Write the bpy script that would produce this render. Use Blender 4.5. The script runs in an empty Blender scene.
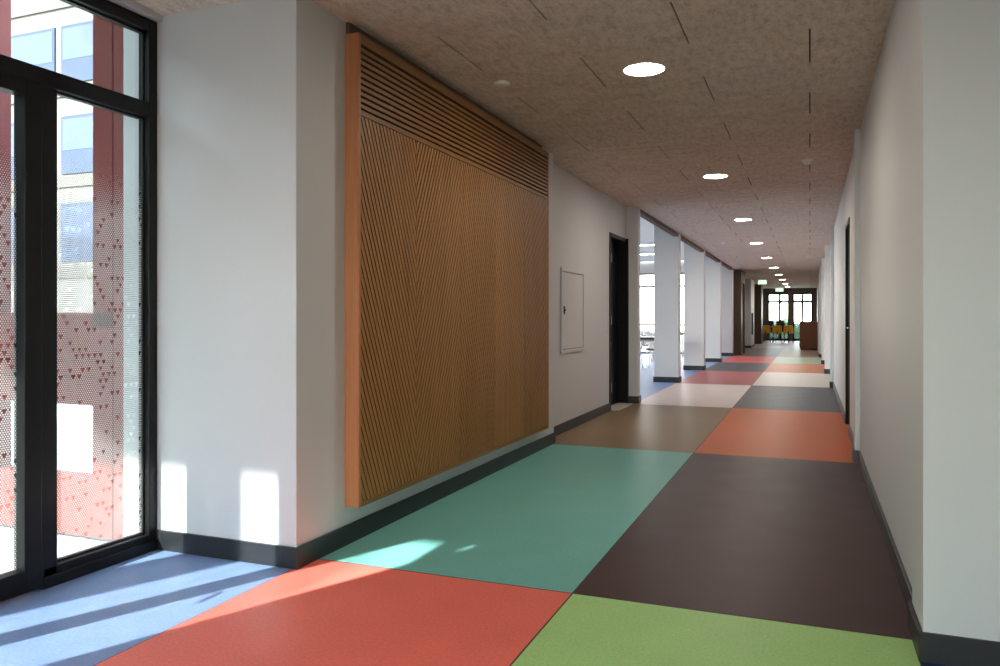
import bpy, math, random
from mathutils import Vector, Matrix
random.seed(7)
sc = bpy.context.scene
COL = sc.collection
PI = math.pi

# ------------------------------------------------------------------ helpers
class MB:
    """collects polygons; build() links them as one mesh object"""
    def __init__(self): self.v = []; self.f = []; self.mi = []; self.sm = []
    def poly(self, pts, mi=0, smooth=False):
        n = len(self.v); self.v += [tuple(p) for p in pts]
        self.f.append(list(range(n, n+len(pts)))); self.mi.append(mi); self.sm.append(smooth)
    def mesh(self, vs, fs, mi=0, smooth=False):
        n = len(self.v); self.v += [tuple(p) for p in vs]
        for f in fs:
            self.f.append([i+n for i in f]); self.mi.append(mi); self.sm.append(smooth)
    def box(self, x0, x1, y0, y1, z0, z1, mi=0, M=None):
        vs = [(x0,y0,z0),(x1,y0,z0),(x1,y1,z0),(x0,y1,z0),(x0,y0,z1),(x1,y0,z1),(x1,y1,z1),(x0,y1,z1)]
        if M is not None: vs = [M @ Vector(p) for p in vs]
        self.mesh(vs, [(0,3,2,1),(4,5,6,7),(0,1,5,4),(1,2,6,5),(2,3,7,6),(3,0,4,7)], mi)
        return self
    def cyl(self, p0, p1, r0, r1=None, n=16, mi=0, caps=True, smooth=True):
        r1 = r0 if r1 is None else r1
        p0 = Vector(p0); p1 = Vector(p1); d = (p1-p0).normalized()
        a = d.orthogonal().normalized(); b = d.cross(a)
        vs = []
        for p, r in ((p0,r0),(p1,r1)):
            for k in range(n):
                t = 2*PI*k/n; vs.append(p + a*(r*math.cos(t)) + b*(r*math.sin(t)))
        self.mesh(vs, [(k,(k+1)%n,n+(k+1)%n,n+k) for k in range(n)], mi, smooth)
        if caps:
            self.mesh(vs[:n], [tuple(reversed(range(n)))], mi); self.mesh(vs[n:], [tuple(range(n))], mi)
        return self
    def tube(self, pts, r, n=10, mi=0):
        for a, b in zip(pts[:-1], pts[1:]): self.cyl(a, b, r, n=n, mi=mi)
        return self
    def lathe(self, prof, n=32, mi=0, c=(0,0,0), close=False):
        vs = []
        for r, z in prof:
            for k in range(n):
                t = 2*PI*k/n; vs.append((c[0]+r*math.cos(t), c[1]+r*math.sin(t), c[2]+z))
        fs = []
        for i in range(len(prof)-1):
            for k in range(n): fs.append((i*n+k, i*n+(k+1)%n, (i+1)*n+(k+1)%n, (i+1)*n+k))
        self.mesh(vs, fs, mi, True)
        return self
    def build(self, name, mats, parent=None, loc=None, bevel=0, world=True):
        me = bpy.data.meshes.new(name)
        base = Vector((0,0,0))
        if parent is not None and world: base = Vector(parent.location)
        if loc is not None: base = Vector(loc)
        me.from_pydata([tuple(Vector(p)-base) for p in self.v], [], self.f)
        for m in (mats if isinstance(mats, (list, tuple)) else [mats]): me.materials.append(m)
        for p, mi, s in zip(me.polygons, self.mi, self.sm): p.material_index = mi; p.use_smooth = s
        me.update()
        o = bpy.data.objects.new(name, me); COL.objects.link(o)
        if parent is not None: o.parent = parent
        elif loc is not None: o.location = loc
        if bevel:
            b = o.modifiers.new('bevel', 'BEVEL'); b.width = bevel; b.segments = 2; b.limit_method = 'ANGLE'
        return o

def tag(o, label, cat, group=None, kind=None):
    o['label'] = label; o['category'] = cat
    if group: o['group'] = group
    if kind: o['kind'] = kind
    return o
def thing(name, label, cat, loc=(0,0,0), rz=0, group=None, kind=None):
    o = bpy.data.objects.new(name, None); COL.objects.link(o); o.empty_display_size = .1
    o.location = loc; o.rotation_euler = (0,0,rz)
    return tag(o, label, cat, group, kind)
def dup(root, loc, rz, label):
    r = root.copy(); COL.objects.link(r); r.location = loc; r.rotation_euler = (0,0,rz); r['label'] = label
    for ch in list(root.children):
        c = ch.copy(); COL.objects.link(c); c.parent = r
        for g in list(ch.children):
            d = g.copy(); COL.objects.link(d); d.parent = c
    return r
def S(name, mb, mats, label, cat, bevel=0):
    return tag(mb.build(name, mats, bevel=bevel), label, cat, kind='structure')

# ------------------------------------------------------------------ materials
def srgb(*c):
    return tuple(((x/255)/12.92 if x/255 <= .04045 else ((x/255+.055)/1.055)**2.4) for x in c) + (1,)
class NT:
    def __init__(self, name):
        self.m = bpy.data.materials.new(name); self.m.use_nodes = True
        self.t = self.m.node_tree; self.t.nodes.clear()
        self.out = self.n('ShaderNodeOutputMaterial')
    def n(self, ty, ins=None, **kw):
        x = self.t.nodes.new(ty)
        for k, v in kw.items(): setattr(x, k, v)
        for k, v in (ins or {}).items(): self.set(x.inputs[k], v)
        return x
    def set(self, sock, v):
        if hasattr(v, 'is_output'): self.t.links.new(v, sock)
        else: sock.default_value = v
    def math(self, op, a, b=None, c=None):
        x = self.n('ShaderNodeMath', operation=op)
        for i, v in enumerate((a, b, c)):
            if v is not None: self.set(x.inputs[i], v)
        return x.outputs[0]
    def coord(self, scale=(1,1,1)):
        c = self.n('ShaderNodeTexCoord'); mp = self.n('ShaderNodeMapping')
        self.t.links.new(c.outputs['Object'], mp.inputs['Vector']); mp.inputs['Scale'].default_value = scale
        return mp.outputs['Vector']
    def noise(self, scale, vec, detail=4, rough=.55):
        return self.n('ShaderNodeTexNoise', {'Scale':scale,'Detail':detail,'Roughness':rough,'Vector':vec}).outputs['Fac']
    def ramp(self, fac, stops):
        r = self.n('ShaderNodeValToRGB'); self.t.links.new(fac, r.inputs[0])
        e = r.color_ramp.elements
        while len(e) < len(stops): e.new(.5)
        for x, (p, c) in zip(e, stops): x.position = p; x.color = c
        return r.outputs['Color']
    def finish(self, col, rough=.5, bump=None, bs=.1, bd=.002, metal=0, spec=.5, **kw):
        p = self.n('ShaderNodeBsdfPrincipled')
        self.set(p.inputs['Base Color'], col); self.set(p.inputs['Roughness'], rough)
        self.set(p.inputs['Metallic'], metal); self.set(p.inputs['Specular IOR Level'], spec)
        for k, v in kw.items(): self.set(p.inputs[k.replace('_',' ')], v)
        if bump is not None:
            b = self.n('ShaderNodeBump', {'Strength':bs,'Distance':bd,'Height':bump}); self.t.links.new(b.outputs[0], p.inputs['Normal'])
        self.t.links.new(p.outputs[0], self.out.inputs[0]); return self.m
def scl(c, k): return tuple(min(1, x*k) for x in c[:3]) + (1,)

def mottled(name, c, rough=.5, amt=.08, scale=30, bs=.05, spec=.5, metal=0, stretch=(1,1,1)):
    t = NT(name); v = t.coord(stretch); f = t.noise(scale, v)
    return t.finish(t.ramp(f, [(.3, scl(c, 1-amt)), (.7, scl(c, 1+amt))]), rough, f, bs, metal=metal, spec=spec)
def lino(name, c):
    t = NT('lino_'+name); v = t.coord()
    f1 = t.noise(90, v, 5, .65); f2 = t.noise(3.5, v, 3)
    f = t.math('ADD', t.math('MULTIPLY', f1, .75), t.math('MULTIPLY', f2, .25))
    rough = t.math('ADD', t.math('MULTIPLY', f2, .12), .36)
    return t.finish(t.ramp(f, [(.33, scl(c, .86)), (.5, c), (.68, scl(c, 1.14))]), rough, f1, .04, .001, spec=.09)
def wood(name, c, axis=2, dark=.72):
    t = NT(name); s = [14,14,14]; s[axis] = .9
    v = t.coord(tuple(s)); f = t.noise(2.5, v, 6, .6)
    s2 = [120,120,120]; s2[axis] = 3
    g = t.noise(1.5, t.coord(tuple(s2)), 3, .6)
    ff = t.math('ADD', t.math('MULTIPLY', f, .6), t.math('MULTIPLY', g, .4))
    return t.finish(t.ramp(ff, [(.3, scl(c, dark)), (.52, c), (.72, scl(c, 1.22))]), .5, g, .08, .001, spec=.35)
def emis(name, c, s):
    t = NT(name); e = t.n('ShaderNodeEmission', {'Color':c,'Strength':s}); t.t.links.new(e.outputs[0], t.out.inputs[0]); return t.m
def glass(name, tint=(.93,.97,.96,1), refl=.5):
    t = NT(name); tr = t.n('ShaderNodeBsdfTransparent', {'Color':tint}); gl = t.n('ShaderNodeBsdfGlossy', {'Roughness':.0})
    lw = t.n('ShaderNodeFresnel', {'IOR':1.45})
    f = t.math('MULTIPLY', lw.outputs[0], refl)
    mx = t.n('ShaderNodeMixShader'); t.t.links.new(f, mx.inputs[0]); t.t.links.new(tr.outputs[0], mx.inputs[1]); t.t.links.new(gl.outputs[0], mx.inputs[2])
    t.t.links.new(mx.outputs[0], t.out.inputs[0]); return t.m

WALL = mottled('white_painted_plaster', (.625,.648,.678,1), .55, .012, 220, .06, spec=.35)
ROOMWALL = mottled('side_room_plaster', (.86,.82,.78,1), .6, .01, 200, .04)
SKIRT = mottled('dark_grey_skirting', srgb(36,39,42), .42, .06, 60, .03)
FRAME = mottled('black_powder_coated_frame', srgb(13,15,16), .42, .08, 200, .03, spec=.3)
GASKET = mottled('black_gasket', srgb(14,15,16), .6, .05, 100, .02)
OAK = wood('oak_slat', srgb(140,98,54), 2)
OAK_SIDE = wood('oak_side_board', srgb(178,122,84), 2, .82)
OAK_H = wood('oak_louvre', srgb(138,98,56), 1)
DARKBACK = mottled('dark_backing_felt', srgb(26,18,12), .9, .1, 100, .1)
CHROME = mottled('brushed_chrome', srgb(200,200,202), .25, .03, 80, .02, metal=1)
WHITEPL = mottled('white_plastic', srgb(232,232,228), .4, .02, 60, .02)
GREYPL = mottled('grey_plastic', srgb(150,146,140), .5, .03, 60, .02)
DOORMAT = mottled('dark_navy_door', srgb(12,17,24), .5, .08, 40, .03, spec=.25)
BLACKDOOR = mottled('black_door', srgb(12,12,12), .55, .06, 40, .03, spec=.2)
RED = mottled('terracotta_red_render', srgb(122,50,45), .7, .07, 5, .05)
REDG = mottled('dark_red_joint', srgb(80,40,36), .8, .05, 30, .05)
PAVING = mottled('pale_outdoor_paving', srgb(178,190,180), .85, .06, 12, .1)
CREAM = mottled('cream_facade', srgb(76,73,68), .85, .03, 3, .05)
PALEFAC = mottled('pale_stone_band', srgb(64,60,54), .85, .04, 3, .05)
SHUT = mottled('blue_grey_glazing', srgb(66,73,90), .8, .04, 1.5, .0, spec=.05)
SHUT2 = mottled('slate_blue_spandrel', srgb(54,60,72), .8, .05, 2, .02, spec=.05)
BROWN = wood('dark_brown_cladding', srgb(70,50,38), 2)
BRONZE = mottled('bronze_metal', srgb(150,132,112), .3, .05, 40, .02, metal=1)
CAB = wood('mahogany_brown', srgb(104,62,36), 2)
YELLOW = mottled('mustard_yellow_shell', srgb(196,150,40), .5, .04, 40, .02)
BLACKPL = mottled('black_plastic', srgb(24,24,26), .5, .05, 40, .02)
MINT = mottled('mint_green_laminate', srgb(170,210,190), .5, .03, 30, .02)
TABLEW = mottled('pale_laminate_tabletop', srgb(210,206,200), .4, .03, 30, .02)
TABLEEDGE = mottled('dark_table_edge', srgb(50,46,44), .5, .05, 30, .02)
GLASS = glass('clear_window_glass', refl=.16)
GLASS_WARM = glass('light_warming_window_glass', (.88,.835,.78,1), .3)  # tint added to warm and dim the daylight entering the side room
HEDGE = mottled('dark_hedge_leaves', srgb(52,70,48), .8, .35, 9, .8)
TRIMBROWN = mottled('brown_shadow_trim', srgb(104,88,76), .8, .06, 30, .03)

# ceiling: wood-wool board
t = NT('wood_wool_board'); v = t.coord((1,1.6,1))
f1 = t.noise(70, v, 6, .75); f2 = t.noise(4, v, 3, .6); f3 = t.noise(26, t.coord((1,.35,1)), 5, .7)
ff = t.math('ADD', t.math('MULTIPLY', f1, .45), t.math('ADD', t.math('MULTIPLY', f3, .4), t.math('MULTIPLY', f2, .15)))
WOODWOOL = t.finish(t.ramp(ff, [(.36, srgb(166,152,142)), (.5, srgb(216,201,190)), (.66, srgb(242,229,219))]), .95, f1, .5, .004, spec=.1)
GROOVE = mottled('ceiling_joint_shadow', srgb(52,46,40), .95, .05, 60, .05)

# perforated privacy film: white dots, left out inside scattered downward triangles, fading out at the top
t = NT('dotted_privacy_film')
tc = t.n('ShaderNodeTexCoord'); sp = t.n('ShaderNodeSeparateXYZ'); t.t.links.new(tc.outputs['Object'], sp.inputs[0])
yy, zz = sp.outputs['Y'], sp.outputs['Z']
A = .0105
def dist(off):
    a = t.math('SUBTRACT', t.math('FRACT', t.math('ADD', t.math('DIVIDE', yy, A), off)), .5)
    b = t.math('MULTIPLY', t.math('SUBTRACT', t.math('FRACT', t.math('ADD', t.math('DIVIDE', zz, A*1.732), off)), .5), 1.732)
    return t.math('SQRT', t.math('ADD', t.math('MULTIPLY', a, a), t.math('MULTIPLY', b, b)))
dmin = t.math('MINIMUM', dist(0), dist(.5))
fade = t.n('ShaderNodeMapRange', {'Value':zz,'From Min':1.62,'From Max':1.9,'To Min':.355,'To Max':.0})
dots = t.math('LESS_THAN', dmin, fade.outputs[0])
CW, CH = .032, .030                                   # triangle cells
row = t.math('FLOOR', t.math('DIVIDE', zz, CH))
ys = t.math('ADD', t.math('DIVIDE', yy, CW), t.math('MULTIPLY', t.math('FLOORED_MODULO', row, 2.0), .5))
cellx = t.math('FLOOR', ys)
cv = t.n('ShaderNodeCombineXYZ', {'X':cellx,'Y':row,'Z':3.7})
wn = t.n('ShaderNodeTexWhiteNoise', {'Vector':cv.outputs[0]}, noise_dimensions='3D').outputs['Value']
on = t.math('LESS_THAN', wn, .3)
u = t.math('ABSOLUTE', t.math('SUBTRACT', t.math('FRACT', ys), .5))
w = t.math('FRACT', t.math('DIVIDE', zz, CH))
tri = t.math('MULTIPLY', t.math('LESS_THAN', u, t.math('MULTIPLY', t.math('SUBTRACT', w, .12), .5)), t.math('LESS_THAN', w, .85))
keep = t.math('SUBTRACT', 1.0, t.math('MULTIPLY', tri, on))
alpha = t.math('MULTIPLY', dots, keep)
df = t.n('ShaderNodeBsdfDiffuse', {'Color':(.75,.75,.75,1)}); tl = t.n('ShaderNodeBsdfTranslucent', {'Color':(.6,.6,.6,1)})
m0 = t.n('ShaderNodeMixShader', {0:.45}); t.t.links.new(df.outputs[0], m0.inputs[1]); t.t.links.new(tl.outputs[0], m0.inputs[2])
tr = t.n('ShaderNodeBsdfTransparent'); mx = t.n('ShaderNodeMixShader')
t.t.links.new(alpha, mx.inputs[0]); t.t.links.new(tr.outputs[0], mx.inputs[1]); t.t.links.new(m0.outputs[0], mx.inputs[2])
t.t.links.new(mx.outputs[0], t.out.inputs[0])
FILM = t.m

# ------------------------------------------------------------------ setting
H = 2.652
H2 = 2.96                                             # higher ceiling of the side room
XL, XW = -2.19, -3.02
# floor: coloured linoleum fields
C = dict(red=srgb(238,120,106), green=srgb(172,216,140), teal=srgb(118,184,176), plum=srgb(76,58,60), olive=srgb(140,120,96),
         orange=srgb(200,100,42), pale=srgb(214,200,196), navy=srgb(84,86,96), maroon=srgb(170,98,100), white=srgb(216,208,202),
         slate=srgb(86,88,96), salmon=srgb(206,140,110), rose=srgb(214,104,108), mint=srgb(186,204,184), brown=srgb(112,102,92),
         taupe=srgb(162,138,126), blue=srgb(130,154,198), deepblue=srgb(52,70,110), grey=srgb(172,150,140))
MATS = {k: lino(k, v) for k, v in C.items()}
keys = list(C)
fl = MB()
rows = [(-5.0,3.13,'red','green'),(3.13,6.77,'teal','plum'),(6.77,10.34,'olive','orange'),(10.34,13.92,'pale','navy'),
        (13.92,17.46,'maroon','white'),(17.46,20.95,'slate','salmon'),(20.95,24.5,'rose','mint'),(24.5,31.4,'brown','taupe'),(31.4,42.2,'taupe','grey')]
G = .0035
XM = -.925
def fq(x0, x1, y0, y1, k): fl.poly([(x0,y0,0),(x1,y0,0),(x1,y1,0),(x0,y1,0)], keys.index(k))
seam = len(keys)
for i, (y0, y1, l, r) in enumerate(rows):
    xl = -2.2 if (i == 0 or 3 <= i <= 6) else -2.75
    xr = .34 if i == 0 else .6
    fq(xl, XM, y0+G, y1-G, l); fq(XM+2*G, xr, y0+G, y1-G, r)
fq(-3.1, -2.2-G, -5, 3.13, 'blue')
fq(-7.4, -2.2-G, 10.34+G, 25.4, 'blue')
fq(.34+2*G, 3.3, -5, 3.13, 'deepblue')
fq(-4.6, -2.75, 8.8, 10.34, 'navy')
for bb in ((-3.1,3.4,-5.1,10.4),(-7.3,3.4,10.4,25.3),(-2.7,3.4,25.3,42.0),(-4.7,-3.1,8.75,10.4)): fl.box(*bb, -.08, -.0012, seam)
S('floor', fl, [MATS[k] for k in keys]+[mottled('floor_seam', srgb(58,48,44), .6, .05, 60, .02)],
  'floor of large coloured linoleum rectangles in two columns down the corridor', 'floor')

# ceiling: running bond of wood-wool boards with open joints
ce = MB()
for bb in ((-3.1,3.4,-5.1,10.5),(-2.25,3.4,10.5,25.15),(-2.7,3.4,25.15,42.0),(-4.7,-3.1,8.75,10.5)): ce.box(*bb, H+.012, H+.15, 1)
ce.box(-7.3, -2.16, 10.4, 25.1, H2+.012, H2+.15, 2)
P, J = .6155, .0045
y = -5.1; k = 0
ybase = 4.347
k0 = int((-5.1-ybase)/P)-1
for k in range(k0, 64):
    y0 = ybase+k*P; y1 = y0+P
    if y0 > 42.3: break
    shift = 0 if k % 2 == 0 else P
    x = -1.232+shift-2*P*6
    while x < 3.4:
        x1 = x+2*P
        a, b = max(x+J, -3.1 if y0 < 10 else (-2.25 if y0 < 24.9 else -2.7)), min(x1-J, 3.4)
        if b > a: ce.box(a, b, y0+.0008, y1-.0008, H, H+.03, 0)
        x = x1
S('ceiling', ce, [WOODWOOL, GROOVE, ROOMWALL], 'beige wood-wool board ceiling in staggered panels', 'ceiling')

# left wall
w = MB()
w.box(-3.25, XL, 2.97, 3.42, 0, H+3.3)                    # pier beside the glazing
w.box(-2.62, XL, 3.42, 6.83, 0, H)
w.box(-2.62, -2.31, 6.83, 9.45, 0, H)
w.box(-2.62, -2.31, 9.45, 10.39, 2.215, H)
w.box(-2.62, -2.15, 10.39, 10.56, 0, H)
w.box(-4.7, -2.62, 8.75, 8.85, 0, H); w.box(-4.7, -4.6, 8.75, 10.5, 0, H)
S('wall_left', w, WALL, 'white plastered left wall of the corridor with a projecting pier', 'wall', .003)
w = MB()
w.box(-7.3, -2.62, 10.4, 10.56, 0, H2+.02); w.box(-2.62, -2.16, 10.4, 10.56, H, H2+.02)
w.box(-2.62, -2.45, 25.0, 26.7, 0, H)
w.box(-2.62, -2.42, 26.7, 42, 0, H)
w.box(-2.42, -2.1, 31.2, 33.2, 0, H)
S('wall_left_far', w, WALL, 'white left wall at the far end of the corridor', 'wall')
w = MB()
w.box(XW-.09, XW, -1.1, .03, 0, H); w.box(XW-.09, XW, -5.0, -4.2, 0, H); w.box(XW-.09, XW, -4.2, -1.1, 2.1, H)
w.box(XW-.09, XW, -5.0, 2.97, H+.15, H+3.3); w.box(XW-.1, XW-.08, -5.0, 2.97, H, H+.15)
w.box(XW-.09, XW+.035, .03, 2.97, 2.625, H)
S('wall_window_side', w, WALL, 'white wall around the glazed entrance with a narrow lintel', 'wall')
w = MB(); w.box(-3.11, -2.8, -5.15, -5.0, 0, H); w.box(-2.8, .2, -5.15, -5.0, 2.1, H); w.box(.2, 3.15, -5.15, -5.0, 0, H); w.box(3.15, 3.3, -5, 3.1, 0, H)
S('wall_back', w, WALL, 'white wall behind the viewer', 'wall')
# right wall
w = MB()
w.box(.352, 3.3, 2.95, 3.25, 0, H)
w.box(.37, .7, 3.25, 6.8, 0, H)
w.box(.333, .7, 6.8, 7.02, 0, H)
w.box(.365, .7, 7.02, 8.42, 0, H); w.box(.365, .7, 9.26, 13.9, 0, H); w.box(.365, .7, 8.42, 9.26, 2.15, H)
w.box(.315, .7, 13.9, 14.15, 0, H)
w.box(.39, .7, 14.15, 17.4, 0, H)
w.box(.285, .7, 17.4, 17.65, 0, H)
w.box(.375, .7, 17.65, 21.0, 0, H)
w.box(.27, .7, 21.0, 21.25, 0, H)
w.box(.34, .7, 21.25, 24.6, 0, H)
w.box(.25, .7, 24.6, 24.85, 0, H)
w.box(.32, .7, 24.85, 41.8, 0, H)
w.box(.24, .7, 28.2, 28.45, 0, H)
S('wall_right', w, WALL, 'white right wall of the corridor with slim projecting piers', 'wall', .003)
# far end wall
w = MB(); w.box(-2.6, .7, 41.75, 41.95, 2.42, H); w.box(-2.6, -2.02, 41.75, 41.95, 0, 2.42); w.box(.14, .7, 41.75, 41.95, 0, 2.42)
S('wall_end', w, BROWN, 'dark end wall of the corridor around the glazed doors', 'wall')
# side room outer walls above the windows
w = MB(); w.box(-7.3, -7.15, 10.4, 25.3, 2.6, H2+.02); w.box(-7.3, -2.46, 25.15, 25.3, 2.6, H2+.02); w.box(-2.85, -2.45, 25.15, 25.3, 0, 2.6)
S('wall_side_room', w, ROOMWALL, 'white wall strip above the windows of the side room', 'wall')

# skirtings
SH, ST = .098, .014
def skirt(mb, pts):
    """pts: polyline of wall faces in plan; boxes of thickness ST on the left-hand side given by the sign"""
    for (x0, y0, x1, y1, nx, ny) in pts:
        mb.box(min(x0,x1)+min(nx*ST,0), max(x0,x1)+max(nx*ST,0), min(y0,y1)+min(ny*ST,0), max(y0,y1)+max(ny*ST,0), 0, SH)
s = MB(); skirt(s, [(XW,2.97,XL+ST,2.97,0,-1),(XL,2.97,XL,6.83+ST,1,0),(-2.31,6.83,XL,6.83,0,1),(-2.31,6.83+ST,-2.31,9.45,1,0),
                    (-2.31,10.39,-2.15+ST,10.39,0,-1),(-2.15,10.39,-2.15,10.56,1,0)])
S('baseboard_left', s, SKIRT, 'dark grey skirting along the left wall and pier', 'skirting', .002)
s = MB(); skirt(s, [(.352-ST,2.95,3.15,2.95,0,-1),(.352,2.95,.352,3.25,-1,0),(.37,3.25,.37,6.8,-1,0),(.333-ST,6.8,.37,6.8,0,-1),(.333,6.8,.333,7.02,-1,0),
    (.365,7.02,.365,8.42,-1,0),(.365,9.26,.365,13.9,-1,0),(.315-ST,13.9,.365,13.9,0,-1),(.315,13.9,.315,14.15,-1,0),(.39,14.15,.39,17.4,-1,0),
    (.285-ST,17.4,.39,17.4,0,-1),(.285,17.4,.285,17.65,-1,0),(.375,17.65,.375,21,-1,0),(.27-ST,21,.375,21,0,-1),(.27,21,.27,21.25,-1,0),(.34,21.25,.34,24.6,-1,0),
    (.25-ST,24.6,.34,24.6,0,-1),(.25,24.6,.25,24.85,-1,0),(.32,24.85,.32,41.75,-1,0)])
S('baseboard_right', s, SKIRT, 'dark grey skirting along the right wall and its piers', 'skirting', .002)
s = MB(); skirt(s, [(-2.42,26.7,-2.42,31.2,1,0),(-2.42,31.2,-2.1+ST,31.2,0,-1),(-2.1,31.2,-2.1,33.2,1,0),(-2.42,33.2,-2.42,41.75,1,0)])
S('baseboard_left_far', s, SKIRT, 'dark skirting along the far left wall', 'skirting')
s = MB(); skirt(s, [(XW,-4.98,XW,.0,1,0),(3.15,-5,3.15,2.93,-1,0)])
S('baseboard_back', s, SKIRT, 'dark skirting behind the viewer', 'skirting')
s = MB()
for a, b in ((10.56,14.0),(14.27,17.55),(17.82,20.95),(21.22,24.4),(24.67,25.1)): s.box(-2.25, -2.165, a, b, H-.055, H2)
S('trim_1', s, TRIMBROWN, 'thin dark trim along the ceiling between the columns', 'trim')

# columns between corridor and side room
for i, (y0, nm) in enumerate(((14.0,'nearest'),(17.55,'second'),(20.95,'third'),(24.4,'farthest'))):
    m = MB(); m.box(-2.6, -2.17, y0, y0+.27, 0, H2)
    c = m.build('column', WALL, loc=(-2.385, y0+.135, 0), bevel=.003)
    tag(c, 'white rectangular column with dark skirting, %s in the row along the corridor' % nm, 'column', 'columns beside the side room', 'structure')
    m = MB(); m.box(-2.6-ST, -2.17+ST, y0-ST, y0+.27+ST, 0, SH)
    m.build('column_skirting', SKIRT, c, loc=(-2.385, y0+.135, 0), bevel=.002)

# ------------------------------------------------------------------ window_1: black glazed entrance on the left
win = thing('window_1', 'black framed glazed entrance with dotted privacy film in the left wall', 'window', (XW, 1.5, 0), kind='structure')
FX0, FX1 = XW-.062, XW
m = MB()
m.box(FX0, FX1, 2.915, 2.968, 0, 2.622)               # right jamb
m.box(FX0, FX1, .03, .13, 0, 2.622)                   # left jamb
m.box(FX0, FX1, .13, 2.915, 2.562, 2.622)             # head
m.box(FX0, FX1, .13, 2.915, 2.138, 2.212)             # transom
m.box(FX0, FX1, 2.35, 2.915, 0, .085)                 # sill of fixed pane
m.box(FX0, FX1, 2.335, 2.414, .0, 2.138)             # mullion
m.box(FX0, FX1+.012, 2.336, 2.968, 0, .05)
m.build('frame', FRAME, win, bevel=.004)
m = MB()
for (a, b, c, d) in ((2.414,2.915,.085,2.138),(.13,2.915,2.212,2.562)):
    g = .009
    m.box(FX0+.004, FX1-.03, a, a+g, c, d); m.box(FX0+.004, FX1-.03, b-g, b, c, d); m.box(FX0+.004, FX1-.03, a, b, c, c+g); m.box(FX0+.004, FX1-.03, a, b, d-g, d)
m.build('glazing_bead', GASKET, win)
m = MB(); m.box(FX0+.014, FX0+.02, 2.42, 2.91, .09, 2.13); m.build('glass_pane', GLASS, win)
m = MB(); m.box(FX0+.014, FX0+.02, .14, 2.91, 2.218, 2.556); m.build('glass_pane', GLASS, win)
m = MB(); m.poly([(FX0+.022,2.424,.094),(FX0+.022,2.905,.094),(FX0+.022,2.905,2.128),(FX0+.022,2.424,2.128)])
fo = m.build('privacy_film', FILM, win); fo['label'] = 'white dotted film with scattered triangles'
for (a, b, hs) in ((1.115,2.333,1),(.132,1.109,-1)):
    m = MB(); sw = .078
    m.box(FX0+.005, FX1+.012, b-sw, b, .012, 2.134); m.box(FX0+.005, FX1+.012, a, a+sw, .012, 2.134)
    m.box(FX0+.005, FX1+.012, a+sw, b-sw, .012, .105); m.box(FX0+.005, FX1+.012, a+sw, b-sw, 2.075, 2.134)
    leaf = m.build('door_leaf', FRAME, win, bevel=.004)
    m = MB(); m.box(FX0+.014, FX0+.02, a+sw-.005, b-sw+.005, .1, 2.08); m.build('glass_pane', GLASS, leaf, loc=tuple(win.location))
    m = MB(); x = FX0+.022; m.poly([(x,a+sw,.105),(x,b-sw,.105),(x,b-sw,2.075),(x,a+sw,2.075)]); m.build('privacy_film', FILM, leaf, loc=tuple(win.location))
    m = MB(); hy = a+sw/2 if hs > 0 else b-sw/2
    m.cyl((FX1+.01,hy,1.05),(FX1+.06,hy,1.05),.008); m.cyl((FX1+.055,hy,1.05),(FX1+.055,hy+hs*.12,1.05),.009)
    m.build('door_handle', CHROME, leaf, loc=tuple(win.location))
# unseen window added behind the viewer for extra daylight, same wall
win = thing('added_window_2', 'black framed window added unseen behind the viewer for extra daylight', 'window', (XW, -2.65, 0), kind='structure')
m = MB()
for a, b in ((-4.2,-4.1),(-2.7,-2.6),(-1.2,-1.1)): m.box(FX0, FX1, a, b, 0, 2.1)
m.box(FX0, FX1, -4.1, -1.2, 0, .09); m.box(FX0, FX1, -4.1, -1.2, 2.03, 2.1)
m.build('frame', FRAME, win)
m = MB(); m.box(FX0+.04, FX0+.046, -4.1, -1.2, .09, 2.03); m.build('glass_pane', GLASS, win)

w6 = thing('added_window_6', 'wide glazed front added unseen behind the viewer to light the hall', 'window', (-1.0, -5.08, 0), kind='structure')  # unseen glazing added to light the hall from behind
m = MB()
for x in (-2.8, -1.82, -.84, .14): m.box(x, x+.06, -5.12, -5.04, 0, 2.1)
m.box(-2.74, .14, -5.115, -5.045, 0, .08); m.box(-2.74, .14, -5.115, -5.045, 2.03, 2.1)
m.build('frame', FRAME, w6)
m = MB(); m.box(-2.74, .14, -5.083, -5.077, .08, 2.03); m.build('glass_pane', GLASS, w6)

# ------------------------------------------------------------------ wooden acoustic panel
PX, PY0, PY1, PZ0, PZ1, PZM = -2.108, 3.37, 6.44, .193, 2.588, 2.185
pan = thing('wood_slat_panel', 'large oak slatted wall panel with diagonal slats under a horizontal louvre', 'wall panel', (XL, (PY0+PY1)/2, PZ0))
m = MB(); m.box(XL+.001, PX-.028, PY0+.02, PY1-.02, PZ0+.02, PZ1-.02); m.build('backing_board', DARKBACK, pan)
m = MB(); ft = .022
m.box(XL, PX, PY0, PY0+ft, PZ0, PZ1); m.build('side_board', OAK_SIDE, pan, bevel=.002)
m = MB(); m.box(XL, PX, PY1-ft, PY1, PZ0, PZ1); m.build('side_board', OAK_SIDE, pan, bevel=.002)
for bb in ((XL, PX-.002, PZ0, PZ0+ft), (XL, PX-.001, PZ1-.05, PZ1), (XL+.03, PX-.002, PZM-.008, PZM+.018)):
    m = MB(); m.box(bb[0], bb[1], PY0+ft, PY1-ft, bb[2], bb[3]); m.build('rail', OAK_H, pan, bevel=.001)
m = MB(); n = 10; z0 = PZM+.03; pit = (PZ1-.055-z0)/n
for k in range(n): m.box(PX-.035, PX-.004, PY0+ft, PY1-ft, z0+k*pit, z0+k*pit+pit*.62)
m.build('louvre', OAK_H, pan, bevel=.001)
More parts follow.
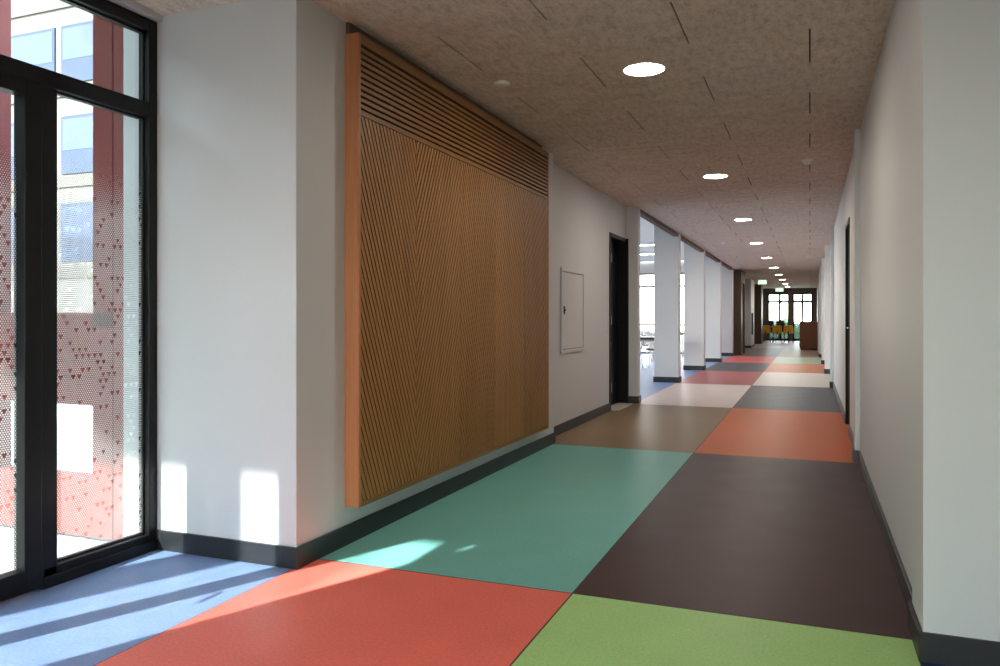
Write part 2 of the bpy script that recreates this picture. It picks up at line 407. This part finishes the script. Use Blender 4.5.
def clip(poly, nx, ny, d):
    out = []
    for i in range(len(poly)):
        p, q = poly[i], poly[(i+1) % len(poly)]
        a = p[0]*nx+p[1]*ny-d; b = q[0]*nx+q[1]*ny-d
        if a <= 0: out.append(p)
        if (a < 0) != (b < 0) and abs(a-b) > 1e-12:
            tt = a/(a-b); out.append((p[0]+tt*(q[0]-p[0]), p[1]+tt*(q[1]-p[1])))
    return out
ny_ = 5; a0 = PY0+ft; pw = (PY1-PY0-2*ft)/ny_
zb, zt = PZ0+ft+.003, PZM-.012
ANG = math.radians(24)
def slat_wood(sg):
    t = NT('oak_diagonal_slat_%s' % ('a' if sg > 0 else 'b'))
    c = t.n('ShaderNodeTexCoord'); mp = t.n('ShaderNodeMapping'); t.t.links.new(c.outputs['Object'], mp.inputs[0])
    mp.inputs['Rotation'].default_value = (sg*ANG, 0, 0); mp.inputs['Scale'].default_value = (27, 27, 1.0)
    f = t.noise(1.0, mp.outputs[0], 5, .6); g = t.noise(4, mp.outputs[0], 3, .6)
    ff = t.math('ADD', t.math('MULTIPLY', f, .65), t.math('MULTIPLY', g, .35))
    c0 = srgb(156,112,64)
    return t.finish(t.ramp(ff, [(.28, scl(c0, .68)), (.5, c0), (.74, scl(c0, 1.25))]), .48, g, .06, .001, spec=.35)
SW = {1: slat_wood(1), -1: slat_wood(-1)}
for k in range(ny_):
    sg = -1 if k % 2 == 0 else 1                       # "\" then "/"
    y0, y1 = a0+k*pw+.0015, a0+(k+1)*pw-.0015
    # slat direction (dy,dz); normal
    dy, dz = sg*math.sin(ANG), math.cos(ANG)
    nx, nz = dz, -dy
    rect = [(y0,zb),(y1,zb),(y1,zt),(y0,zt)]
    ds = [p[0]*nx+p[1]*nz for p in rect]
    pit = .0335; wd = .0232
    q = math.floor(min(ds)/pit)*pit
    m = MB()
    while q < max(ds):
        pl = clip(clip(rect, nx, nz, q+wd), -nx, -nz, -q)
        if len(pl) >= 3:
            ar = abs(sum(pl[i][0]*pl[(i+1)%len(pl)][1]-pl[(i+1)%len(pl)][0]*pl[i][1] for i in range(len(pl))))/2
            if ar > 2e-5:
                xf, xb = PX-.003, PX-.03
                m.poly([(xf,p[0],p[1]) for p in pl])
                L = len(pl)
                for i in range(L):
                    a, b = pl[i], pl[(i+1)%L]
                    m.poly([(xf,a[0],a[1]),(xb,a[0],a[1]),(xb,b[0],b[1]),(xf,b[0],b[1])])
        q += pit
    m.build('slat_panel', SW[sg], pan)

m = MB(); m.box(XL, XL+.02, PY0+.01, PY1-.01, PZ1, H-.001); m.build('shade_strip', TRIMBROWN, pan)  # dark strip standing in for the shade between panel top and ceiling

# ------------------------------------------------------------------ access hatch on the recessed wall
hx = -2.31
hat = thing('access_hatch', 'white square access hatch in the recessed wall beside the dark door', 'hatch', (hx, 7.83, .795))
m = MB(); fw = .035
m.box(hx, hx+.018, 7.41, 7.41+fw, .795, 1.655); m.box(hx, hx+.018, 8.25-fw, 8.25, .795, 1.655)
m.box(hx, hx+.018, 7.41+fw, 8.25-fw, .795, .795+fw); m.box(hx, hx+.018, 7.41+fw, 8.25-fw, 1.655-fw, 1.655)
m.build('frame', WALL, hat, bevel=.003)
m = MB(); m.box(hx, hx+.012, 7.41+fw+.007, 8.25-fw-.007, .795+fw+.007, 1.655-fw-.007)
o = MB().box(hx+.0005, hx+.003, 7.41+fw-.002, 8.25-fw+.002, .795+fw-.002, 1.655-fw+.002).build('gap', TRIMBROWN, hat); dl = m.build('hatch_door', WALL, hat, bevel=.002)  # dark plate puts the shadow lines around the hatch door into colour
m = MB(); m.box(hx+.012, hx+.02, 7.49, 7.52, 1.19, 1.27); m.cyl((hx+.02,7.505,1.23),(hx+.03,7.505,1.23),.009)
o = m.build('latch', BLACKPL, dl, loc=tuple(hat.location)); o['label'] = 'small dark latch'

# door_1 on the left
d1 = thing('door_1', 'dark navy door in a black frame beside the first column opening', 'door', (-2.31, 9.92, 0), kind='structure')
m = MB(); m.box(-2.6, -2.298, 9.45, 9.5, 0, 2.215); m.box(-2.6, -2.272, 10.34, 10.388, 0, 2.215); m.box(-2.6, -2.298, 9.5, 10.34, 2.165, 2.215)
m.build('door_frame', BLACKDOOR, d1, bevel=.003)
m = MB(); m.box(-2.46, -2.415, 9.503, 10.337, .008, 2.162); lf = m.build('door_leaf', DOORMAT, d1, bevel=.002)
for z in (.28, 1.12, 1.9):
    m = MB(); m.cyl((-2.302,9.516,z-.055),(-2.302,9.516,z+.055),.011); m.box(-2.42, -2.304, 9.5, 9.506, z-.05, z+.05)
    m.build('hinge', GREYPL, lf, loc=tuple(d1.location))
m = MB(); m.cyl((-2.416,10.27,1.05),(-2.36,10.27,1.05),.009); m.cyl((-2.365,10.27,1.05),(-2.365,10.14,1.05),.009); m.build('door_handle', CHROME, lf, loc=tuple(d1.location))
m = MB(); m.box(-2.41, -2.2, 9.5, 10.34, 0, .006); m.build('threshold', TABLEW, d1)
# door_2 on the right
d2 = thing('door_2', 'black door set into the right wall behind the second pier', 'door', (.365, 8.84, 0), kind='structure')
m = MB(); m.box(.357, .6, 8.42, 8.47, 0, 2.15); m.box(.357, .6, 9.21, 9.26, 0, 2.15); m.box(.357, .6, 8.47, 9.21, 2.1, 2.15); m.build('door_frame', BLACKDOOR, d2)
m = MB(); m.box(.4, .44, 8.473, 9.207, .008, 2.097); lf = m.build('door_leaf', BLACKDOOR, d2)
m = MB(); m.cyl((.4,8.55,1.05),(.35,8.55,1.05),.009); m.cyl((.355,8.55,1.05),(.355,8.67,1.05),.009); m.build('door_handle', CHROME, lf, loc=tuple(d2.location))

# ------------------------------------------------------------------ ceiling fittings
LAMP = emis('warm_white_diffuser', (1,.87,.73,1), 56.0)
def downlight():
    r = thing('downlight', 'round recessed ceiling light nearest to the viewer', 'ceiling light', (0,0,H), group='round recessed lights along the corridor ceiling')
    m = MB(); m.lathe([(.118,.0),(.120,-.006),(.130,-.006),(.132,0)], 40); m.build('trim_ring', WHITEPL, r, world=False)
    m = MB(); m.lathe([(0.0005,-.003),(.118,-.003)], 40)
    m.f = [list(reversed(f)) for f in m.f]; m.build('diffuser', LAMP, r, world=False)
    return r
dl0 = downlight()
ordn = ['first','second','third','fourth','fifth','sixth','seventh','eighth','ninth','tenth']
for yv, l in ((.87, 'round recessed ceiling light just before the first one of the visible row'), (-2.94, 'round recessed ceiling light by the added glazed front behind the viewer')):
    dup(dl0, (-.93, yv, H), 0, l)
for i, yv in enumerate((4.68, 8.49, 12.39, 16.38, 20.5, 24.6, 28.6, 32.4, 36.2, 40.0)):
    lab = 'round recessed ceiling light, %s in the row counting from the near end' % ordn[i]
    if i == 0: dl0.location = (-.93, yv, H); dl0['label'] = lab
    else: dup(dl0, (-.93 if i < 2 else (-.95 if i == 2 else -1.0), yv, H), 0, lab)
m = MB(); m.lathe([(.0005,-.018),(.035,-.018),(.05,-.012),(.055,0)], 32)
tag(m.build('ceiling_disc', WHITEPL, loc=(0,0,0)), 'small round grey ceiling disc beside the top of the wood panel', 'ceiling disc'); o = bpy.data.objects['ceiling_disc']; o.location = (-1.83, 4.62, H)
def detector(x, y, lab):
    r = thing('smoke_detector', lab, 'smoke detector', (x, y, H), group='small detectors on the corridor ceiling')
    m = MB(); m.lathe([(.0005,-.012),(.052,-.012),(.056,0)], 28); m.build('base', WHITEPL, r, world=False)
    m = MB(); m.lathe([(.0005,-.04),(.03,-.038),(.038,-.03),(.04,-.012)], 28); m.build('sensor_head', WHITEPL, r, world=False)
    return r
detector(-.02, 7.95, 'small white detector on the ceiling nearest the right wall piers')
for x, y, l in ((-1.62, 15.9, 'small white detector on the ceiling above the first column'), (-1.66, 19.9, 'small white detector on the ceiling between the second and third columns'), (-.03, 20.2, 'small white detector far along the ceiling near the right wall')):
    detector(x, y, l)

# exit signs
EXITW = emis('exit_sign_green', (.3,.7,.38,1), .7); EXITL = emis('exit_sign_white', (.95,1,.92,1), 1.2)
def exit_sign(x, y, z, w, lab):
    r = thing('exit_sign', lab, 'exit sign', (x, y, z), group='lit exit signs at the end of the corridor')
    m = MB(); m.box(-w/2, w/2, 0, .05, 0, .17); m.build('housing', WHITEPL, r, world=False)
    m = MB(); m.box(-w/2+.01, w/2-.01, -.004, 0, .01, .16); m.build('sign_face', EXITW, r, world=False)
    m = MB()                                            # running figure, door and arrow
    m.box(-.02, .06, -.007, -.004, .03, .14); m.mesh([(-.13,-.007,.085),(-.07,-.007,.13),(-.07,-.007,.04)], [(0,1,2)]); m.box(-.07, -.03, -.007, -.004, .07, .1)
    m.cyl((.11,-.007,.125),(.11,-.004,.125),.014); m.box(.095, .12, -.007, -.004, .06, .108); m.box(.08, .097, -.007, -.004, .03, .062); m.box(.118, .135, -.007, -.004, .035, .065)
    m.build('pictogram', EXITL, r, world=False)
    m = MB(); m.cyl((0,.025,.17),(0,.025,H-z),.008); m.build('hanger', CHROME, r, world=False)
exit_sign(-1.6, 29.6, 2.36, .3, 'lit green exit sign hanging near the left wall far along the corridor')
exit_sign(-1.22, 35.5, 2.28, .34, 'lit green exit sign hanging in front of the end doors')

# ------------------------------------------------------------------ side room: windows, lights, tables, chairs
def glazing(name, label, axis, pos, a0, a1, posts, z_rails, ztop, th=.06, wd=.03):
    r = thing(name, label, 'window', ((pos, (a0+a1)/2, 0) if axis == 'x' else ((a0+a1)/2, pos, 0)), kind='structure')
    m = MB()
    def bx(u0, u1, z0, z1, mb, d=0):
        if axis == 'x': mb.box(pos+d, pos+th-d, u0, u1, z0, z1)
        else: mb.box(u0, u1, pos+d, pos+th-d, z0, z1)
    for p in posts: bx(p-wd, p+wd, 0, ztop, m)
    for z in z_rails: bx(a0, a1, z-wd, z+wd, m, .003)
    m.build('frame', FRAME if name == 'window_5' else GREYPL, r)
    m = MB(); bx(a0, a1, .02, ztop-.02, m, .027); m.build('glass_pane', GLASS if name == 'window_5' else GLASS_WARM, r)
    return r
glazing('window_3', 'glazed far wall of the side room with slim transom and rail', 'y', 25.16, -7.15, -2.85, [-7.1,-5.6,-4.2,-2.9], [.03,.93,2.17,2.57], 2.6)
glazing('window_4', 'glazed outer wall of the side room', 'x', -7.24, 10.56, 25.15, [10.6+1.45*k for k in range(11)], [.03,.93,2.17,2.57], 2.6)
LAMP2 = emis('cool_white_tube', (1,.95,.88,1), 14.0)
def linear(x, y, lab):
    r = thing('linear_lamp', lab, 'ceiling light', (x, y, H2+.0115), group='linear ceiling lights in the side room')
    m = MB(); m.box(-.75, .75, -.07, .07, -.05, -.001); m.build('housing', WHITEPL, r, world=False)
    m = MB(); m.box(-.73, .73, -.055, .055, -.055, -.05); m.build('diffuser', LAMP2, r, world=False)
linear(-3.95, 18.9, 'long white ceiling light in the side room, nearer of the two')
linear(-4.4, 21.6, 'long white ceiling light in the side room, farther of the two')

def make_chair(name, label, group, shell, legm, tall=False, pad=None):
    r = thing(name, label, 'chair', (0,0,0), group=group)
    m = MB(); n = 6; W = .21
    prof = [(-.21,.445),(-.1,.452),(.05,.445),(.17,.45),(.215,.435)]       # y, z (front is +y)
    for (p, q) in zip(prof[:-1], prof[1:]):
        for k in range(n):
            x0, x1 = -W+2*W*k/n, -W+2*W*(k+1)/n
            c0, c1 = .02*(x0/W)**2, .02*(x1/W)**2
            m.mesh([(x0,p[0],p[1]+c0),(x1,p[0],p[1]+c1),(x1,q[0],q[1]+c1),(x0,q[0],q[1]+c0),(x0,p[0],p[1]+c0-.012),(x1,p[0],p[1]+c1-.012),(x1,q[0],q[1]+c1-.012),(x0,q[0],q[1]+c0-.012)],
                   [(0,1,2,3),(7,6,5,4),(0,4,5,1),(2,6,7,3),(1,5,6,2),(3,7,4,0)], 0, True)
    m.build('seat', pad or shell, r, world=False)
    m = MB(); top = 1.02 if tall else .82
    zs = [.47+(top-.47)*k/5 for k in range(6)]
    for k in range(5):
        for j in range(n):
            def P_(xx, zz):
                tt = (zz-.47)/(top-.47); wd = W*(1-.12*tt*tt)
                return (xx*wd, -.2-.07*tt+.035*xx*xx, zz)
            x0, x1 = -1+2*j/n, -1+2*(j+1)/n
            a = [P_(x0,zs[k]),P_(x1,zs[k]),P_(x1,zs[k+1]),P_(x0,zs[k+1])]
            b = [(p[0],p[1]-.012,p[2]) for p in a]
            m.mesh(a+b, [(3,2,1,0),(4,5,6,7),(0,1,5,4),(2,3,7,6),(1,2,6,5),(3,0,4,7)], 0, True)
    m.build('backrest', shell, r, world=False)
    m = MB(); m.box(-.17, .17, -.17, -.15, .42, .437); m.box(-.17, .17, .14, .16, .42, .437); m.box(-.01, .01, -.15, .14, .42, .437)
    m.box(-.02, .02, -.26, -.19, .42, .434); m.box(-.02, .02, -.232, -.215, .434, .56)
    m.build('seat_frame', legm, r, world=False)
    for sx in (-1, 1):
        for sy in (-1, 1):
            m = MB(); m.cyl((sx*.165, sy*.15, .43), (sx*.205, sy*.2, 0), .011, n=10); m.build('leg', legm, r, world=False)
    return r
def make_table(name, label, group, top, edge, legm, L=1.4, W=.7, h=.74):
    r = thing(name, label, 'table', (0,0,0), group=group)
    m = MB(); m.box(-L/2+.004, L/2-.004, -W/2+.004, W/2-.004, h-.01, h, 0); m.box(-L/2, L/2, -W/2, W/2, h-.05, h-.003, 1)
    m.build('tabletop', [top, edge], r, world=False)
    for sy in (-1, 1):
        m = MB(); m.box(-L/2+.06, L/2-.06, sy*(W/2-.075)-.015, sy*(W/2-.075)+.015, h-.09, h-.05); m.build('apron', legm, r, world=False)
    for sx in (-1,1):
        for sy in (-1,1):
            m = MB(); m.cyl((sx*(L/2-.075), sy*(W/2-.075), h-.05), (sx*(L/2-.075), sy*(W/2-.075), 0), .02, n=12); m.build('leg', legm, r, world=False)
    return r
tb = make_table('canteen_table', 'pale table seen through the first column gap', 'tables in the side room', TABLEW, TABLEEDGE, CHROME)
tb.location = (-3.55, 16.9, 0)
dup(tb, (-4.5, 20.9, 0), 0, 'pale table standing behind the second row of chairs in the side room')
dup(tb, (-3.2, 22.6, 0), PI/2, 'pale table seen through the gap before the second column')
GC = 'pale backed chairs in the side room'
ch = make_chair('shell_chair', 'pale backed black seat chair at the far side of the first side room table', GC, WHITEPL, CHROME, pad=BLACKPL)
ch.location = (-3.22, 17.6, 0); ch.rotation_euler[2] = PI
for x, y, rz, l in (                    (-3.8,17.65,PI-.1,'pale backed black seat chair farther left on the far side of the first table'), (-4.0,20.25,0,'pale backed black seat chair at the near edge of the farther side room table'),
                    (-4.6,20.2,.1,'pale backed black seat chair left of another at the farther side room table'), (-3.2,23.75,PI,'pale backed black seat chair seen through the gap before the second column')):
    dup(ch, (x, y, 0), rz, l)

# ------------------------------------------------------------------ far end of the corridor
p = thing('elevator_portal', 'brown clad lift portal with bronze doors on the left beyond the columns', 'lift portal', (-2.2, 25.9, 0))
m = MB(); m.box(-2.44, -1.98, 25.1, 25.28, 0, H-.002); m.box(-2.44, -1.98, 26.5, 26.68, 0, H-.002); m.box(-2.44, -1.98, 25.28, 26.5, 2.25, H-.002); m.build('surround', BROWN, p)
m = MB(); m.box(-2.1, -2.03, 25.28, 25.885, 0, 2.25); m.build('lift_door', BRONZE, p)
m = MB(); m.box(-2.1, -2.03, 25.895, 26.5, 0, 2.25); m.build('lift_door', BRONZE, p)
m = MB(); m.box(-2.42, -2.0, 36.2, 37.6, 0, H-.002); tag(m.build('wood_pilaster', BROWN, loc=(-2.2,36.9,0)), 'brown clad pilaster on the far left before the end doors', 'pilaster', kind='structure')
m = MB(); m.box(-2.1, -2.07, 31.55, 31.9, .5, 1.35); m.box(-2.07, -2.062, 31.58, 31.87, .53, 1.32)
tag(m.build('wall_cabinet', SHUT2, loc=(-2.085,31.7,.5)), 'dark narrow box on the white far left pier', 'wall box')
w5 = glazing('window_5', 'glazed doors closing the far end of the corridor', 'y', 41.8, -2.02, .14, [-1.98,-1.42,-.99,-.79,-.36,.1], [.06,1.97,2.38], 2.42, wd=.055)
m = MB(); m.cyl((-.34,41.78,.9),(-.34,41.78,1.25),.014); m.build('door_handle', CHROME, w5)
m = MB(); m.box(-1.0, -.82, 41.6, 41.75, 0, 2.42); tag(m.build('end_post', BROWN, loc=(-.91,41.67,0)), 'dark brown post between the glazed end doors', 'post', kind='structure')
cb = thing('storage_cabinet', 'brown wooden cabinet against the right wall near the end doors', 'cabinet', (-.02, 30.9, 0))
m = MB(); m.box(-.34, .3, 30.0, 31.8, .05, .98); m.build('body', CAB, cb, bevel=.004)
m = MB(); m.box(-.37, .31, 29.97, 31.83, .98, 1.015); m.build('top', CAB, cb, bevel=.003)
for y in (30.08, 31.72):
    for x in (-.28, .24):
        m = MB(); m.cyl((x,y,.0),(x,y,.05),.025,.03); m.build('foot', BLACKPL, cb)
for k in range(3):
    m = MB(); m.box(-.352, -.34, 30.03+k*.59, 30.6+k*.59, .13, .95); d = m.build('door', CAB, cb, bevel=.002)
    m = MB(); m.cyl((-.352,30.52+k*.59,.6),(-.372,30.52+k*.59,.6),.012); m.build('knob', CHROME, d, loc=tuple(cb.location))
m = MB(); m.box(.31, .338, 21.8, 23.4, 0, .76); m.box(.305, .31, 21.83, 23.37, .03, .73)
tag(m.build('mint_board', MINT, loc=(.32,22.6,0)), 'low mint green board standing against the right wall', 'board')
te = make_table('bistro_table', 'table with chairs in front of the glazed end doors', None, CAB, TABLEEDGE, BLACKPL, 1.3, .8); te.location = (-1.5, 38.8, 0)
ye = make_chair('yellow_chair', 'mustard yellow chair at the left of the end table', 'yellow chairs at the end table', YELLOW, BLACKPL); ye.location = (-1.9, 38.15, 0)
dup(ye, (-1.40, 38.0, 0), .0, 'mustard yellow chair in the middle of the end table')
dup(ye, (-.92, 38.1, 0), 0, 'mustard yellow chair at the right of the end table')
be = make_chair('black_chair', 'tall black chair behind the end table on the left', 'black chairs behind the end table', BLACKPL, BLACKPL, True); be.location = (-1.82, 39.5, 0); be.rotation_euler[2] = PI
dup(be, (-1.32, 39.5, 0), PI, 'tall black chair behind the end table on the right')

# ------------------------------------------------------------------ outdoors
m = MB(); m.box(-70, -3.112, -40, 10.35, -.1, -.03); m.box(-70, -7.32, 10.35, 80, -.1, -.03); m.box(-7.32, -2.72, 25.32, 80, -.1, -.03); m.box(-2.72, 20, 42.05, 80, -.1, -.03)
S('ground', m, PAVING, 'pale paving outside the glazed entrance', 'ground')
# red rendered portal wall next to the entrance
m = MB(); RY0, RY1 = 3.0, 3.09
def rb(x0, x1, z0, z1): m.box(x0, x1, RY0, RY1, z0, z1)
g = .004; xa, xb, xc, xd = -3.354, -3.495, -4.235, -4.62
rb(xa+g, -3.251, 0, 5.1)
rb(xb, xa-g, 1.105, 5.1)
rb(-6.2, xa-g, .925, 1.177); rb(-6.2, xa-g, .84+g, .915); rb(-6.2, xa-g, .69, .832)
rb(xb, xa-g, .31, .69); rb(-6.2, xa-g, 0, .31)
rb(xd, xc, 1.177, 5.1); rb(xd, xc, .31, .69)
rb(-5.6, xd, 1.177, 5.1); rb(-6.2, -5.4, .31, .69)
m.box(-6.2, -3.26, RY0+.01, RY1-.01, .70, 1.15, 1); m.box(-3.45, -3.26, RY0+.01, RY1-.01, 0, 5.1, 1)
o = m.build('portal_wall', [RED, REDG], loc=(-4.4, 3.05, 0)); tag(o, 'terracotta red wall with rectangular openings outside the glazed entrance', 'wall', kind='structure')
m = MB()
for k in range(9):
    x = -4.2+.75*k; hh = .95+.12*math.sin(k*2.1); vs = []; 
    for i in range(9):
        for j in range(16):
            th = PI*i/8; ph = 2*PI*j/16; rr = 1+.09*random.uniform(-1,1)
            cx = math.copysign(abs(math.sin(th)*math.cos(ph))**.6, math.cos(ph)); cy = math.copysign(abs(math.sin(th)*math.sin(ph))**.6, math.sin(ph)); cz = math.copysign(abs(math.cos(th))**.5, math.cos(th))
            vs.append((x+.5*rr*cx, 45.5+.4*rr*cy, hh*.5+hh*.54*rr*cz))
    m.mesh(vs, [(i*16+j, i*16+(j+1)%16, (i+1)*16+(j+1)%16, (i+1)*16+j) for i in range(8) for j in range(16)])
tag(m.build('hedge', HEDGE, loc=(-1.2,45.5,0)), 'low dark green hedge outside behind the glazed end doors', 'hedge')
# unseen canopy slab and slim post, added to shape the sun patches
m = MB(); m.box(-7.4, -3.115, -3.9, 2.96, 5.13, 5.4); m.box(-7.4, -3.255, 2.96, 3.09, 5.13, 5.4)
tag(m.build('sun_blocking_canopy', WALL, loc=(-5.9,-.4,5.13)), 'unseen canopy over the entrance court, added to cut off the sun', 'canopy', kind='structure')
m = MB(); m.cyl((-4.17,-.6,-.03),(-4.17,-.6,5.13),.095,n=24)
tag(m.build('sun_blocking_post', FRAME, loc=(-4.17,-.6,0)), 'unseen slim round post added to shade a band of the sun patches', 'post', kind='structure')
m = MB(); m.box(-22, -3.6, -8.6, -8.0, -.03, 6.0); m.box(-9.6, -9.0, -8.0, 3.04, -.03, 6.0)  # unseen wing, added to block sky light from the court
tag(m.build('court_shade_wing', CREAM, loc=(-9,-8,0)), 'unseen building wing added to darken the entrance court', 'building wing', kind='structure')
m = MB(); m.box(-3.1, 3.3, -9.6, -5.16, 2.45, 2.7)  # unseen overhang, added to keep direct sun out of the back glazing
tag(m.build('rear_sun_blocker', WALL, loc=(0,-7.4,2.45)), 'unseen canopy added to keep the sun off the glazed front behind the viewer', 'canopy', kind='structure')
# building across the court
b = thing('courtyard_building', 'pale sunlit building seen through the red portal outside', 'building', (-26, 22, 0))
m = MB(); m.box(-46, -9.5, 18, 27, -.03, 13.2); m.build('wall', CREAM, b)
m = MB()
for z in (2.55, 5.45, 8.35, 11.2): m.box(-46, -9.5, 17.93, 18, z-.12, z+.22)
m.build('string_course', PALEFAC, b)
for zf in (2.95, 5.75, 8.65):
    for k in range(11):
        x = -45.4+k*3.3
        m = MB(); m.box(x, x+3.0, 17.95, 18.01, zf, zf+1.85); wd = m.build('window', SHUT2, b)
        m = MB(); m.box(x+.08, x+2.92, 17.94, 17.95, zf+.75, zf+1.75); m.build('pane', SHUT, wd, loc=tuple(b.location))

# ------------------------------------------------------------------ light
sun = bpy.data.lights.new('sun', 'SUN'); so = bpy.data.objects.new('sun', sun); COL.objects.link(so)
d = Vector((.4027, .9153, -.63)).normalized(); so.rotation_euler = d.to_track_quat('-Z', 'Y').to_euler()
sun.energy = 8.5; sun.angle = math.radians(.6); sun.color = (1, .98, .95)
wd = bpy.data.worlds.new('sky'); sc.world = wd; wd.use_nodes = True
nt = wd.node_tree; nt.nodes.clear()
out = nt.nodes.new('ShaderNodeOutputWorld'); bg = nt.nodes.new('ShaderNodeBackground')
sky = nt.nodes.new('ShaderNodeTexSky'); sky.sky_type = 'NISHITA'; sky.sun_disc = False; sky.sun_elevation = math.radians(36); sky.sun_rotation = math.radians(204); sky.air_density = 1.2; sky.dust_density = .6
hs = nt.nodes.new('ShaderNodeHueSaturation'); hs.inputs['Saturation'].default_value = .4
nt.links.new(sky.outputs[0], hs.inputs['Color']); mt = nt.nodes.new('ShaderNodeMix'); mt.data_type = 'RGBA'; mt.blend_type = 'MULTIPLY'; mt.inputs[0].default_value = 1
nt.links.new(hs.outputs[0], mt.inputs[6]); mt.inputs[7].default_value = (.96, 1, 1.05, 1); nt.links.new(mt.outputs[2], bg.inputs[0]); nt.links.new(bg.outputs[0], out.inputs[0])
bg.inputs[1].default_value = .88

# ------------------------------------------------------------------ camera
cam = bpy.data.cameras.new('camera'); co = bpy.data.objects.new('camera', cam); COL.objects.link(co); sc.camera = co
cam.sensor_width = 36; cam.lens = 28.0; cam.shift_y = -.015; cam.clip_start = .05; cam.clip_end = 300
co.location = (0, 0, 1.15); co.rotation_euler = (PI/2, 0, math.atan(310/777.8))

sc.view_settings.view_transform = 'Standard'; sc.view_settings.look = 'None'; sc.view_settings.gamma = 1; sc.view_settings.use_curve_mapping = False
sc.view_settings.exposure = 1.38
cy = sc.cycles
cy.use_denoising = True; cy.max_bounces = 12; cy.diffuse_bounces = 8; cy.glossy_bounces = 4; cy.transparent_max_bounces = 16
cy.sample_clamp_indirect = 10; cy.caustics_reflective = False; cy.caustics_refractive = False
